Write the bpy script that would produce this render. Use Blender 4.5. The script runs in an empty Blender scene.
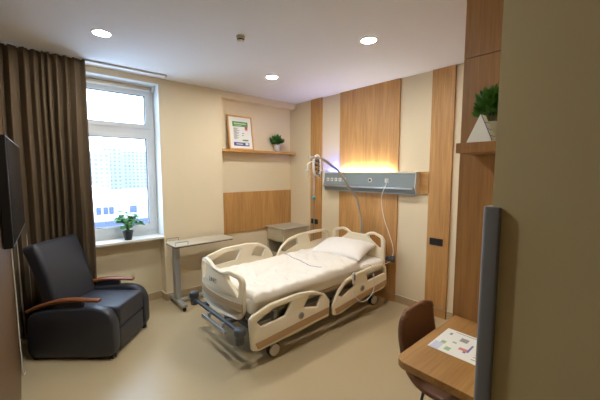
import bpy, bmesh, math, random
from mathutils import Vector, Matrix, noise
random.seed(7)
PI = math.pi
C = bpy.context.scene.collection
H = 2.685

# ------------------------------------------------------------------ materials
def nmat(name):
    m = bpy.data.materials.new(name); m.use_nodes = True
    nt = m.node_tree; b = nt.nodes['Principled BSDF']
    return m, nt, b
def lin(c):
    return tuple(((x/255)/12.92 if x/255 <= .04045 else ((x/255+.055)/1.055)**2.4) for x in c) + (1,)
def plain(name, rgb, rough=.5, metal=0, spec=.5, bump=0, bscale=200, vary=0, vscale=3):
    m, nt, b = nmat(name)
    b.inputs['Base Color'].default_value = lin(rgb)
    b.inputs['Roughness'].default_value = rough
    b.inputs['Metallic'].default_value = metal
    b.inputs['Specular IOR Level'].default_value = spec
    tc = nt.nodes.new('ShaderNodeTexCoord')
    if vary:
        n = nt.nodes.new('ShaderNodeTexNoise'); n.inputs['Scale'].default_value = vscale; n.inputs['Detail'].default_value = 4
        nt.links.new(tc.outputs['Object'], n.inputs['Vector'])
        r = nt.nodes.new('ShaderNodeMix'); r.data_type = 'RGBA'
        a = lin(rgb)
        r.inputs[6].default_value = tuple(x*(1-vary) for x in a[:3])+(1,)
        r.inputs[7].default_value = tuple(min(1, x*(1+vary)) for x in a[:3])+(1,)
        nt.links.new(n.outputs['Fac'], r.inputs[0]); nt.links.new(r.outputs[2], b.inputs['Base Color'])
    if bump:
        n = nt.nodes.new('ShaderNodeTexNoise'); n.inputs['Scale'].default_value = bscale
        nt.links.new(tc.outputs['Object'], n.inputs['Vector'])
        bp = nt.nodes.new('ShaderNodeBump'); bp.inputs['Strength'].default_value = bump; bp.inputs['Distance'].default_value = .002
        nt.links.new(n.outputs['Fac'], bp.inputs['Height']); nt.links.new(bp.outputs[0], b.inputs['Normal'])
    return m
def oak(name, c1, c2, axis='Z', rough=.45, scale=1.0):
    m, nt, b = nmat(name)
    tc = nt.nodes.new('ShaderNodeTexCoord'); mp = nt.nodes.new('ShaderNodeMapping')
    s = [14*scale]*3; s['XYZ'.index(axis)] = .9*scale
    mp.inputs['Scale'].default_value = s
    nt.links.new(tc.outputs['Object'], mp.inputs['Vector'])
    n = nt.nodes.new('ShaderNodeTexNoise'); n.inputs['Scale'].default_value = 1; n.inputs['Detail'].default_value = 6; n.inputs['Distortion'].default_value = 1.2
    nt.links.new(mp.outputs[0], n.inputs['Vector'])
    mp2 = nt.nodes.new('ShaderNodeMapping'); s2 = [110*scale]*3; s2['XYZ'.index(axis)] = 4*scale
    mp2.inputs['Scale'].default_value = s2
    nt.links.new(tc.outputs['Object'], mp2.inputs['Vector'])
    n2 = nt.nodes.new('ShaderNodeTexNoise'); n2.inputs['Scale'].default_value = 1; n2.inputs['Detail'].default_value = 3
    nt.links.new(mp2.outputs[0], n2.inputs['Vector'])
    ad = nt.nodes.new('ShaderNodeMath'); ad.operation = 'MULTIPLY_ADD'; ad.inputs[1].default_value = .45
    nt.links.new(n2.outputs['Fac'], ad.inputs[0])
    mu = nt.nodes.new('ShaderNodeMath'); mu.operation = 'MULTIPLY'; mu.inputs[1].default_value = .6
    nt.links.new(n.outputs['Fac'], mu.inputs[0]); nt.links.new(mu.outputs[0], ad.inputs[2])
    cr = nt.nodes.new('ShaderNodeValToRGB')
    cr.color_ramp.elements[0].position = .36; cr.color_ramp.elements[0].color = lin(c2)
    cr.color_ramp.elements[1].position = .64; cr.color_ramp.elements[1].color = lin(c1)
    nt.links.new(ad.outputs[0], cr.inputs[0]); nt.links.new(cr.outputs[0], b.inputs['Base Color'])
    b.inputs['Roughness'].default_value = rough
    return m
def emit(name, rgb, s):
    m, nt, b = nmat(name)
    b.inputs['Base Color'].default_value = (.8, .8, .8, 1)
    b.inputs['Emission Color'].default_value = rgb+(1,)
    b.inputs['Emission Strength'].default_value = s
    return m
M = {}
M['wall'] = plain('cream_paint', (230, 216, 184), .75, bump=.08, bscale=300)
M['entry'] = plain('entry_paint', (232, 219, 170), .75, bump=.08, bscale=300)
M['ceil'] = plain('ceiling_paint', (234, 236, 240), .85)
M['floor'] = plain('beige_vinyl', (184, 168, 134), .30, vary=.05, vscale=1.5)
M['base'] = plain('skirting_vinyl', (188, 168, 132), .45)
M['basetop'] = plain('skirting_cap', (230, 222, 205), .4)
M['oak'] = oak('oak_panel', (202, 156, 96), (170, 124, 68))
M['oakx'] = oak('oak_board_x', (202, 156, 96), (172, 128, 72), 'X')
M['oaky'] = oak('oak_board_y', (202, 156, 96), (172, 128, 72), 'Y')
M['desk'] = oak('desk_laminate', (176, 134, 80), (148, 106, 56), 'X', .4)
M['closet'] = oak('wardrobe_laminate', (168, 122, 72), (138, 98, 54))
M['left'] = oak('left_cladding', (104, 76, 44), (84, 62, 34))
M['cherry'] = oak('cherry_wood', (140, 84, 42), (108, 60, 28), 'X', .35)
M['white'] = plain('white_plastic', (238, 238, 236), .35)
M['pvc'] = plain('white_window_frame', (226, 230, 232), .3)
M['sill'] = plain('white_sill', (232, 232, 228), .3)
M['rubber'] = plain('black_rubber', (26, 28, 30), .5)
M['tvb'] = plain('black_plastic', (16, 16, 18), .4)
M['screen'] = plain('tv_screen', (10, 10, 11), .12, spec=.6)
M['chair'] = plain('charcoal_leatherette', (50, 53, 62), .42, bump=.15, bscale=500)
M['brown'] = plain('brown_leatherette', (112, 74, 51), .5, bump=.15, bscale=400)
M['bed'] = plain('cream_plastic', (236, 226, 200), .4)
M['band'] = plain('taupe_insert', (178, 160, 130), .45)
M['band2'] = plain('wood_tone_insert', (184, 152, 112), .45)
M['dgrey'] = plain('dark_grey_plastic', (66, 72, 80), .45)
M['mgrey'] = plain('grey_metal_paint', (132, 134, 136), .4, metal=.3)
M['alu'] = plain('brushed_aluminium', (176, 178, 180), .35, metal=.8)
M['silver'] = plain('silver_grey_paint', (168, 168, 164), .4, metal=.25)
M['guard'] = plain('grey_corner_guard', (128, 130, 130), .45)
M['sheet'] = plain('white_sheet', (242, 239, 232), .85, bump=.2, bscale=120)
M['duvet'] = plain('white_duvet', (232, 228, 216), .9, bump=.25, bscale=60)
M['seam'] = plain('blue_seam', (96, 112, 150), .8)
M['greytop'] = plain('grey_laminate', (184, 177, 158), .4)
M['dark'] = plain('dark_edge', (58, 58, 58), .5)
M['ns'] = plain('nightstand_laminate', (204, 193, 164), .45)
M['nsin'] = plain('nightstand_inside', (92, 82, 66), .6)
M['unit'] = plain('unit_grey', (128, 140, 142), .4)
M['unitw'] = plain('unit_white', (226, 226, 220), .4)
M['green'] = plain('leaf_green', (58, 128, 52), .5, vary=.35, vscale=30)
M['green2'] = plain('box_leaf', (62, 108, 44), .55, vary=.4, vscale=40)
M['greenx'] = plain('bright_leaf', (60, 112, 30), .55, vary=.4, vscale=40)
M['soil'] = plain('soil', (50, 38, 28), .9)
M['stem'] = plain('stem_green', (80, 110, 50), .6)
M['gold'] = plain('gilt_frame', (224, 178, 112), .3, metal=.3)
M['paper'] = plain('paper_white', (236, 236, 232), .7)
M['pgreen'] = plain('print_green', (92, 160, 84), .7)
M['pblue'] = plain('print_blue', (70, 88, 150), .7)
M['pred'] = plain('print_red', (205, 90, 80), .7)
M['pgrey'] = plain('print_grey', (130, 132, 136), .7)
M['plil'] = plain('print_lilac', (190, 195, 225), .7)
M['teal'] = plain('teal_plastic', (20, 150, 170), .4)
M['black'] = plain('black_socket', (30, 28, 28), .4)
M['lamp'] = emit('lamp_diffuser', (1, .965, .91), 380)
M['upl'] = emit('warm_tube', (1, .93, .80), 130)
M['led'] = emit('blue_led', (.04, .10, 1), 380)
M['tower'] = plain('pale_facade', (205, 212, 222), .9)
M['snow'] = plain('snow', (238, 241, 246), .9)
M['ext'] = plain('outside_wall', (186, 188, 192), .9)
M['dwin'] = plain('outside_window', (58, 68, 96), .3)
M['groof'] = plain('grey_parapet', (58, 66, 84), .7)
# curtain
def curtain_mat():
    m = plain('brown_curtain', (98, 82, 61), .85, bump=.3, bscale=700)
    return m
M['curt'] = curtain_mat()
def glass_mat():
    m = bpy.data.materials.new('clear_glass'); m.use_nodes = True; nt = m.node_tree; nt.nodes.clear()
    o = nt.nodes.new('ShaderNodeOutputMaterial'); mx = nt.nodes.new('ShaderNodeMixShader')
    t = nt.nodes.new('ShaderNodeBsdfTransparent'); g = nt.nodes.new('ShaderNodeBsdfGlossy'); g.inputs['Roughness'].default_value = .02
    t.inputs['Color'].default_value = (.93, .97, 1, 1)
    mx.inputs[0].default_value = .06
    nt.links.new(t.outputs[0], mx.inputs[1]); nt.links.new(g.outputs[0], mx.inputs[2]); nt.links.new(mx.outputs[0], o.inputs[0])
    return m
M['glass'] = glass_mat()
def facade_mat():
    # window grid of a far tower block
    m, nt, b = nmat('tower_window_grid')
    tc = nt.nodes.new('ShaderNodeTexCoord'); sp = nt.nodes.new('ShaderNodeSeparateXYZ'); cb = nt.nodes.new('ShaderNodeCombineXYZ')
    nt.links.new(tc.outputs['Object'], sp.inputs[0])
    nt.links.new(sp.outputs['X'], cb.inputs['X']); nt.links.new(sp.outputs['Z'], cb.inputs['Y'])
    br = nt.nodes.new('ShaderNodeTexBrick'); br.offset = 0
    br.inputs['Scale'].default_value = 1; br.inputs['Brick Width'].default_value = 3.2; br.inputs['Row Height'].default_value = 3.0
    br.inputs['Mortar Size'].default_value = .9; br.inputs['Color1'].default_value = lin((76, 84, 112)); br.inputs['Color2'].default_value = lin((100, 106, 130))
    br.inputs['Mortar'].default_value = lin((124, 126, 142))
    nt.links.new(cb.outputs[0], br.inputs['Vector']); nt.links.new(br.outputs['Color'], b.inputs['Base Color'])
    b.inputs['Roughness'].default_value = .9
    return m
M['facade'] = facade_mat()

# ------------------------------------------------------------------ mesh helpers
W = {}
def bx(bm, x0, x1, y0, y1, z0, z1, bev=0, seg=2):
    b2 = bmesh.new()
    bmesh.ops.create_cube(b2, size=1)
    for v in b2.verts:
        v.co = Vector(((x0+x1)/2+v.co.x*(x1-x0), (y0+y1)/2+v.co.y*(y1-y0), (z0+z1)/2+v.co.z*(z1-z0)))
    if bev: bmesh.ops.bevel(b2, geom=b2.edges[:], offset=bev, segments=seg, affect='EDGES', profile=.5)
    merge(bm, b2); return bm
def merge(bm, b2, mat=None):
    me = bpy.data.meshes.new('t'); b2.to_mesh(me); b2.free()
    if mat is not None: me.transform(mat)
    bm.from_mesh(me); bpy.data.meshes.remove(me)
def box(*a, **k): return bx(bmesh.new(), *a, **k)
def cyl(bm, p0, p1, r0, r1=None, n=20, caps=True):
    if r1 is None: r1 = r0
    p0, p1 = Vector(p0), Vector(p1); d = p1-p0; L = d.length
    q = Vector((0, 0, 1)).rotation_difference(d.normalized()).to_matrix().to_4x4()
    b2 = bmesh.new(); bmesh.ops.create_cone(b2, cap_ends=caps, segments=n, radius1=r0, radius2=r1, depth=L)
    for f in b2.faces: f.smooth = len(f.verts) == 4
    merge(bm, b2, Matrix.Translation((p0+p1)/2) @ q); return bm
def smooth_pts(pts, n=6, closed=False):
    P = [Vector(p) for p in pts]; out = []; N = len(P)
    for i in range(N if closed else N-1):
        a = P[(i-1) % N] if closed or i > 0 else P[0]
        b, c = P[i], P[(i+1) % N]
        d = P[(i+2) % N] if closed or i+2 < N else P[-1]
        for k in range(n):
            t = k/n
            out.append(.5*((2*b)+(-a+c)*t+(2*a-5*b+4*c-d)*t*t+(-a+3*b-3*c+d)*t**3))
    if not closed: out.append(P[-1])
    return out
def tube(bm, pts, r, n=8, closed=False):
    P = [Vector(p) for p in pts]; N = len(P); rings = []
    up = None
    for i in range(N):
        if closed: t = P[(i+1) % N]-P[i-1]
        else: t = P[min(i+1, N-1)]-P[max(i-1, 0)]
        t.normalize()
        if up is None:
            up = Vector((0, 0, 1)) if abs(t.z) < .9 else Vector((1, 0, 0))
        a = (up-t*up.dot(t)).normalized(); b = t.cross(a); up = a
        rr = r[i] if isinstance(r, (list, tuple)) else r
        rings.append([bm.verts.new(P[i]+(a*math.cos(2*PI*k/n)+b*math.sin(2*PI*k/n))*rr) for k in range(n)])
    for i in range(N if closed else N-1):
        A, B = rings[i], rings[(i+1) % N]
        for k in range(n):
            f = bm.faces.new((A[k], A[(k+1) % n], B[(k+1) % n], B[k])); f.smooth = True
    if not closed:
        bm.faces.new(rings[0][::-1]); bm.faces.new(rings[-1])
    bmesh.ops.recalc_face_normals(bm, faces=bm.faces[:])
    return bm
def lathe(bm, prof, cx, cy, z0=0, n=28, cap=True):
    rings = []
    for r, z in prof:
        rings.append([bm.verts.new((cx+r*math.cos(2*PI*k/n), cy+r*math.sin(2*PI*k/n), z0+z)) for k in range(n)])
    for i in range(len(rings)-1):
        for k in range(n):
            f = bm.faces.new((rings[i][k], rings[i][(k+1) % n], rings[i+1][(k+1) % n], rings[i+1][k])); f.smooth = True
    if cap:
        bm.faces.new(rings[0][::-1]); bm.faces.new(rings[-1])
    bmesh.ops.recalc_face_normals(bm, faces=bm.faces[:])
    return bm
def rnd(pts, r, n=4):
    """round the corners of a closed 2D outline"""
    out = []; N = len(pts)
    for i in range(N):
        p = Vector(pts[i]); a = Vector(pts[i-1]); b = Vector(pts[(i+1) % N])
        da, db = (a-p), (b-p); rr = min(r, da.length*.45, db.length*.45)
        A = p+da.normalized()*rr; B = p+db.normalized()*rr
        for k in range(n+1):
            t = k/n; out.append((1-t)**2*A+2*t*(1-t)*p+t*t*B)
    return out
def offset_poly(pts, d):
    P = [Vector(p) for p in pts]; N = len(P)
    ar = sum(P[i].x*P[(i+1) % N].y-P[(i+1) % N].x*P[i].y for i in range(N)); sg = 1 if ar > 0 else -1
    out = []
    for i in range(N):
        a, p, c = P[i-1], P[i], P[(i+1) % N]
        u, v = (p-a), (c-p)
        if u.length < 1e-7 or v.length < 1e-7: out.append(p.copy()); continue
        u.normalize(); v.normalize()
        n1, n2 = Vector((u.y, -u.x))*sg, Vector((v.y, -v.x))*sg
        m = n1+n2
        if m.length < .3: m = n1*1.0
        m.normalize(); out.append(p+m*d/max(.4, m.dot(n1)))
    return out
def plate(bm, outer, holes, t, plane, v, bev=.004, r=.03, hr=.02, bend=None):
    """extruded outline with holes. plane 'XZ' -> y=v centre, 'YZ' -> x=v, 'XY' -> z=v"""
    cu = bpy.data.curves.new('c', 'CURVE'); cu.dimensions = '2D'; cu.fill_mode = 'BOTH'
    cu.extrude = t/2-bev; cu.bevel_depth = bev; cu.bevel_resolution = 1
    for o, rr, dd in [(outer, r, -bev)]+[(h, hr, bev) for h in holes]:
        q = offset_poly(rnd(o, rr) if rr else o, dd)
        s = cu.splines.new('POLY'); s.points.add(len(q)-1)
        for i, p in enumerate(q): s.points[i].co = (p.x, p.y, 0, 1)
        s.use_cyclic_u = True
    ob = bpy.data.objects.new('c', cu); C.objects.link(ob)
    dg = bpy.context.evaluated_depsgraph_get(); dg.update()
    me = bpy.data.meshes.new_from_object(ob.evaluated_get(dg))
    bpy.data.objects.remove(ob); bpy.data.curves.remove(cu)
    for q in me.vertices:
        a, b, c = q.co
        q.co = {'XZ': (a, v+c, b), 'YZ': (v+c, a, b), 'XY': (a, b, v+c)}[plane]
        if bend: q.co = bend(q.co)
    b2 = bmesh.new(); b2.from_mesh(me); bpy.data.meshes.remove(me)
    bmesh.ops.remove_doubles(b2, verts=b2.verts[:], dist=.0003)
    bmesh.ops.recalc_face_normals(b2, faces=b2.faces[:])
    merge(bm, b2); return bm
def text(bm, s, size, mat, depth=.0008):
    cu = bpy.data.curves.new('t', 'FONT'); cu.body = s; cu.size = size; cu.extrude = depth; cu.align_x = 'CENTER'; cu.align_y = 'CENTER'
    ob = bpy.data.objects.new('t', cu); C.objects.link(ob)
    dg = bpy.context.evaluated_depsgraph_get(); dg.update()
    me = bpy.data.meshes.new_from_object(ob.evaluated_get(dg)); me.transform(mat)
    bpy.data.objects.remove(ob); bpy.data.curves.remove(cu)
    bm.from_mesh(me); bpy.data.meshes.remove(me); return bm

def thing(name, label, cat, loc=(0, 0, 0), rotz=0, group=None):
    o = bpy.data.objects.new(name, None); C.objects.link(o); o.empty_display_size = .05
    o.location = loc; o.rotation_euler = (0, 0, rotz)
    o['label'] = label; o['category'] = cat
    if group: o['group'] = group
    W[o] = Matrix.Translation(loc) @ Matrix.Rotation(rotz, 4, 'Z')
    return o
def tag(o, label, cat, group=None):
    o['label'] = label; o['category'] = cat
    if group: o['group'] = group
    return o
def obj(name, bm, mat, parent=None, local=False, auto=True, label=None):
    """link a mesh; verts are world coordinates unless local"""
    me = bpy.data.meshes.new(name); bm.to_mesh(me); bm.free()
    ms = mat if isinstance(mat, (list, tuple)) else [mat]
    for m in ms: me.materials.append(m)
    o = bpy.data.objects.new(name, me); C.objects.link(o)
    if parent:
        o.parent = parent; W[o] = W[parent]
        if not local: me.transform(W[parent].inverted())
    else:
        # origin at the base centre
        xs = [v.co for v in me.vertices]
        c = Vector((sum(v.x for v in xs)/len(xs), sum(v.y for v in xs)/len(xs), min(v.z for v in xs)))
        if name.startswith(('wall', 'floor', 'ceiling')): c = Vector((0, 0, 0))
        me.transform(Matrix.Translation(-c)); o.location = c; W[o] = Matrix.Translation(c)
    if label: o['label'] = label
    return o
def struct(name, bm, mat, label=None, parent=None):
    o = obj(name, bm, mat, parent)
    if not parent:
        o['kind'] = 'structure'
        if label: o['label'] = label
    return o
def shade(o, ang=40):
    for p in o.data.polygons: p.use_smooth = True
    try: o.data.set_sharp_from_angle(angle=math.radians(ang))
    except Exception: pass
    return o

# ------------------------------------------------------------------ room shell
P0 = -.15     # face of the window wall; niche back at 0
struct('floor', box(-3.75, .15, -5.6, .35, -.1, 0), M['floor'], 'smooth beige vinyl floor')
bmc = box(-3.75, .15, -5.6, .35, H, H+.1)
struct('ceiling', bmc, M['ceil'], 'flat white painted ceiling')
# window wall with full-height recess for the window and the shelf niche
WX0, WX1, WZ0, WZ1 = -3.38, -2.122, .80, 2.62
bm = bmesh.new()
bx(bm, WX1, -1.32, P0, .3, 0, H)                 # pier between window and niche
bx(bm, -1.32, .0, 0, .3, 0, 2.6)                 # niche back
bx(bm, -1.32, .0, P0, .3, 2.6, H)                # soffit over the niche
bx(bm, WX0, WX1, P0, .3, WZ1, H)                 # head over the window
bx(bm, WX0, WX1, 0.0, .3, 0, WZ0)                # parapet under the sill
bx(bm, -3.7, WX0, P0, .3, 0, H)
struct('wall_back', bm, M['wall'], 'cream painted window wall with a shelf niche')
bm = bmesh.new()
bx(bm, 0, .15, -5.6, .3, 0, H)
struct('wall_right', bm, M['wall'], 'cream painted wall behind the bed head')
struct('wall_left', box(-3.72, -3.60, -5.6, .3, 0, H), M['wall'], 'cream wall beside the curtain')
struct('trim_1', box(-3.60, -3.48, -5.5, -.56, 0, H), M['left'], 'oak cladding on the left wall behind the television')
struct('wall_front', box(-3.75, .15, -5.7, -5.5, 0, H), M['wall'], 'cream wall at the room entrance')
bm = bmesh.new(); bx(bm, -2.39, 0, -5.5, -3.782, 0, H)
struct('wall_entry', bm, M['entry'], 'beige wall of the entrance corridor at the right')
# white reveal lining
bm = bmesh.new()
bx(bm, WX1-.006, WX1, P0-.001, .05, .82, WZ1)
bx(bm, WX0, WX1, P0-.001, .05, WZ1-.006, WZ1)
struct('trim_2', bm, M['pvc'], 'white lining of the window recess')
# baseboards
def baseb(bm, bt, p0, p1, nrm, h=.09):
    (x0, y0), (x1, y1) = p0, p1; nx, ny = nrm
    t = .010
    bx(bm, min(x0, x1, x0+nx*t), max(x0, x1, x0+nx*t), min(y0, y1, y0+ny*t), max(y0, y1, y0+ny*t), 0, h)
    t = .013
    bx(bt, min(x0, x1, x0+nx*t), max(x0, x1, x0+nx*t), min(y0, y1, y0+ny*t), max(y0, y1, y0+ny*t), h, h+.006)
bm, bt = bmesh.new(), bmesh.new()
baseb(bm, bt, (WX0, 0), (WX1, 0), (0, -1)); baseb(bm, bt, (WX1, P0), (-1.32, P0), (0, -1))
baseb(bm, bt, (WX1, 0), (WX1, P0), (-1, 0)); baseb(bm, bt, (-1.32, 0), (0, 0), (0, -1)); baseb(bm, bt, (-1.32, P0), (-1.32, 0), (1, 0))
o = struct('baseboard_back', bm, M['base'], 'beige skirting along the window wall'); obj('cap', bt, M['basetop'], o)
bm, bt = bmesh.new(), bmesh.new()
for a, b in ((0, -.518), (-.757, -1.110), (-2.038, -2.418), (-2.664, -3.35)):
    baseb(bm, bt, (0, a), (0, b), (-1, 0))
o = struct('baseboard_right', bm, M['base'], 'beige skirting along the bed head wall'); obj('cap', bt, M['basetop'], o)
# oak panels on the bed head wall
def pan(n, y0, y1, z0, z1, lab, t=.022, base=True):
    o = struct(n, box(-t, 0, y0, y1, z0, z1, bev=.0015, seg=1), M['oak'], lab)
    if base:
        obj('plinth', box(-t-.008, -t, y0, y1, 0, .088), M['oaky'], o)
        obj('cap', box(-t-.010, -t, y0+.004, y1-.004, .088, .096), M['alu'], o)
pan('trim_3', -.755, -.520, 0, H, 'narrow oak panel strip nearest the corner niche')
pan('trim_4', -2.036, -1.112, 0, H, 'wide oak panel behind the bed head')
pan('trim_5', -2.662, -2.420, 0, H, 'tall oak panel strip right of the bed')
struct('trim_6', box(-.03, 0, -2.42, -2.036, 1.36, 1.60, bev=.0015, seg=1), M['oaky'], 'short horizontal oak board beside the bed head unit')
struct('trim_7', box(-1.318, -.001, -.018, 0, .70, 1.30, bev=.001, seg=1), M['oak'], 'oak back panel in the niche below the shelf')

# ------------------------------------------------------------------ window
YW = .055
bm = bmesh.new()
fx0, fx1, fz0, fz1 = WX0, WX1-.006, .82, 2.60
RC = lambda x0, x1, z0, z1: [(x0, z0), (x1, z0), (x1, z1), (x0, z1)]
plate(bm, RC(fx0, fx1, fz0, fz1), [RC(fx0+.05, fx1-.035, fz0+.055, 2.04), RC(fx0+.05, fx1-.035, 2.115, fz1-.05)], .07, 'XZ', YW+.035, bev=.003, r=0, hr=0)
win = struct('window_1', bm, M['pvc'], 'white framed window with a narrow upper pane')
GX = -2.222
def sash(z0, z1, wb=.045):
    b = bmesh.new(); w = .045
    plate(b, RC(-3.325, fx1-.036, z0, z1), [RC(-3.325+w, GX, z0+wb, z1-w)], .060, 'XZ', YW+.016, bev=.004, r=0, hr=0)
    return b
o = obj('sash', sash(.874, 2.041, .080), M['pvc'], win)
obj('glass_pane', box(-3.30, GX+.02, YW+.022, YW+.028, .93, 2.02), M['glass'], o)
gk = bmesh.new()
for a in ((-3.279, GX-.008, 1.988, 1.995), (-3.279, GX-.008, .955, .962), (GX-.008, GX-.001, .955, 1.995)):
    bx(gk, a[0], a[1], YW+.006, YW+.044, a[2], a[3])
obj('gasket', gk, M['dark'], o)
o = obj('sash', sash(2.114, 2.549), M['pvc'], win)
obj('glass_pane', box(-3.30, GX+.02, YW+.022, YW+.028, 2.14, 2.53), M['glass'], o)
gk = bmesh.new()
for a in ((-3.279, GX-.008, 2.496, 2.503), (-3.279, GX-.008, 2.160, 2.167), (GX-.008, GX-.001, 2.160, 2.503)):
    bx(gk, a[0], a[1], YW+.006, YW+.044, a[2], a[3])
obj('gasket', gk, M['dark'], o)
h = bmesh.new(); bx(h, fx1-.062, fx1-.042, YW-.024, YW-.012, 1.36, 1.42, bev=.003); bx(h, fx1-.058, fx1-.046, YW-.045, YW-.033, 1.27, 1.39, bev=.004); bx(h, fx1-.057, fx1-.047, YW-.04, YW-.02, 1.375, 1.39)
obj('window_handle', h, M['white'], win)
obj('window_sill', box(-2.94, WX1, -.175, YW+.01, .79, .82, bev=.006), M['sill'], win)
# blind rolled up under the recess head
bl = thing('roller_blind', 'rolled up beige roller blind at the top of the window', 'blind', (-2.77, .0, 2.55))
b = bmesh.new(); cyl(b, (-3.35, .01, 2.583), (-2.160, .01, 2.583), .022, n=16)
obj('fabric_roll', b, plain('blind_fabric', (206, 190, 166), .8), bl)
b = bmesh.new(); bx(b, -3.35, -2.155, -.025, .03, 2.602, 2.614, bev=.003); bx(b, -2.155, -2.143, -.03, .035, 2.545, 2.614, bev=.003)
obj('bracket_rail', b, M['white'], bl)
b = bmesh.new(); bx(b, -3.34, -2.19, -.02, -.008, 2.542, 2.556, bev=.003); obj('bottom_bar', b, M['white'], bl)

# ceiling curtain rail and curtain
rl = thing('curtain_rail', 'white ceiling curtain track above the window', 'curtain rail', (-2.8, -.29, H))
b = bmesh.new(); bx(b, -3.58, -2.10, -.345, -.295, H-.008, H, bev=.002); bx(b, -2.86, -2.10, -.345, -.295, H-.020, H, bev=.003); obj('track', b, M['white'], rl)
obj('end_cap', box(-2.10, -2.092, -.348, -.292, H-.024, H, bev=.002), M['silver'], rl)
cu = thing('curtain', 'floor length brown pleated curtain drawn beside the window', 'curtain', (-3.2, -.27, 0))
bm = bmesh.new(); NX, NZ = 230, 44; g = []
for j in range(NZ+1):
    z = .02+(2.676-.02)*j/NZ; row = []
    for i in range(NX+1):
        u = i/NX
        top = max(0, (z-2.45)/.2)
        s = u*11 + .75*noise.noise((u*5, 0, 1.3)) + .12*noise.noise((u*3, z*.8, 4))
        w = math.sin(2*PI*s); w = math.copysign(abs(w)**.75, w)
        amp = (.036+.02*noise.noise((u*6, 2, z*.25)))*(1-.45*top)
        x = -3.57+.70*u+.014*math.sin(4*PI*s)+.01*noise.noise((u*4, z*1.2, 8))*(1-top)
        push = max(0, min(1, (2.3-z)/1.3))*max(0, min(1, (-2.93-x)/.10))
        y = -.335-.03*(1-u)+amp*w+.20*push+.02*noise.noise((u*3, z*.7, 2))
        if u > .93: y += 0
        row.append(bm.verts.new((x, y, z)))
    g.append(row)
for j in range(NZ):
    for i in range(NX):
        f = bm.faces.new((g[j][i], g[j][i+1], g[j+1][i+1], g[j+1][i])); f.smooth = True
co = obj('fabric', bm, M['curt'], cu)
sd = co.modifiers.new('s', 'SOLIDIFY'); sd.thickness = .003
for i in range(9):
    x = -3.50+i*.075
    b = bmesh.new(); bx(b, x-.008, x+.008, -.372, -.362, H-.022, H-.010, bev=.002); bx(b, x-.003, x+.003, -.372, -.30, H-.012, H-.006)
    obj('hook', b, M['white'], cu)

# ------------------------------------------------------------------ outside
b = bmesh.new(); bx(b, -300, 500, 2, 600, -17, -16); 
struct('ground_outside', b, M['snow'], 'snow covered ground outside')
tw = [(18, 52, 250, 14.5, 20), (51, 13, 262, 17.5, 18), (71, 26, 246, 15.8, 20), (106, 30, 258, 14, 20)]
labs = ['pale tower block at the left of the window view, nearest the curtain', 'narrow pale tower block in the middle of the window view', 'wide pale tower block at the right of the window view', 'pale tower block furthest right, behind the window frame']
for i, (x, w, y, top, d) in enumerate([(a_, b_, 250+28*k_, e_*(1+.11*k_), f_) for k_, (a_, b_, c_, e_, f_) in enumerate(tw)]):
    t = thing('tower_block', labs[i], 'building', (x, y, -16), group='tower blocks outside the window')
    me = bmesh.new(); bx(me, x-w/2, x+w/2, y, y+d, -16, top)
    obj('facade', me, M['facade'], t)
    r = bmesh.new(); bx(r, x-w/2-.3, x+w/2+.3, y-.3, y+d+.3, top, top+1.0); bx(r, x-3, x+2, y+4, y+9, top+1, top+3.6)
    obj('roof', r, M['snow'], t)
t = thing('low_building', 'low white building with a snowy flat roof outside', 'building', (20, 80, -16))
obj('wall', box(-20, 60, 75, 120, -16, -5.0), M['ext'], t)
obj('roof', box(-20.5, 60.5, 74.5, 120.5, -5.0, -4.6), M['snow'], t)
for x in (8.3, 9.6, 10.7, 14.8, 20.2):
    obj('window', box(x, x+.95 if x < 14 else x+1.5, 74.9, 75.1, -7.75, -6.1), M['dwin'], t)
obj('roof_house', box(6, 14, 100, 112, -4.6, -2.6), M['snow'], t)
t = thing('annex_roof', 'nearer snowy roof edge with a grey parapet outside', 'building', (8, 20, -16))
obj('roof', box(-10, 26, 12, 24, -16, -3.0), M['snow'], t)
obj('parapet', box(-10, 26, 24, 24.6, -16, -2.28), M['groof'], t)

# ------------------------------------------------------------------ wall shelf in niche
tag(obj('wall_shelf', box(-1.318, -.002, -.155, -.001, 1.878, 1.912, bev=.002), M['oakx']), 'oak shelf in the niche carrying a framed certificate', 'shelf')
# framed certificate: leans back
fr = thing('framed_certificate', 'framed green and blue certificate leaning on the niche shelf', 'picture frame', (-1.0, -.09, 1.912))
fw, fh = .40, .49
T = Matrix.Translation((-.98, -.105, 1.914)) @ Matrix.Rotation(math.radians(-8), 4, 'X')
def fb(x0, x1, z0, z1, y0, y1, bev=0):
    b = box(x0, x1, y0, y1, z0, z1, bev=bev); bmesh.ops.transform(b, matrix=T, verts=b.verts[:]); return b
def fbs(lst):
    m = bmesh.new()
    for a in lst: merge(m, fb(*a))
    return m
obj('frame', fbs([(-fw/2, fw/2, fh-.02, fh, -.012, .012, .003), (-fw/2, fw/2, 0, .02, -.012, .012, .003), (-fw/2, -fw/2+.02, 0, fh, -.012, .012, .003), (fw/2-.02, fw/2, 0, fh, -.012, .012, .003)]), M['gold'], fr)
obj('mat_board', fb(-fw/2+.01, fw/2-.01, .01, fh-.01, .0, .006), M['paper'], fr)
obj('heading_band', fb(-.125, .125, .335, .405, -.003, 0), M['pgreen'], fr)
obj('heading_text', fbs([(-.10+.022*k, -.10+.022*k+.014, .368, .368+.014+.003*(k%2), -.005, -.002) for k in range(9)]+[(-.09, .02, .348, .353, -.005, -.002)]), M['paper'], fr)
obj('rosette', fbs([(.075, .115, .298, .345, -.005, -.002), (.08, .09, .28, .30, -.005, -.002), (.10, .11, .28, .30, -.005, -.002)]), M['pred'], fr)
rows = []
for k in range(11):
    z = .30-k*.0145
    rows.append((-.118, -.118+random.uniform(.05, .12), z, z+.004, -.004, -.001))
obj('body_text', fbs(rows), M['pgrey'], fr)
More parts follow.
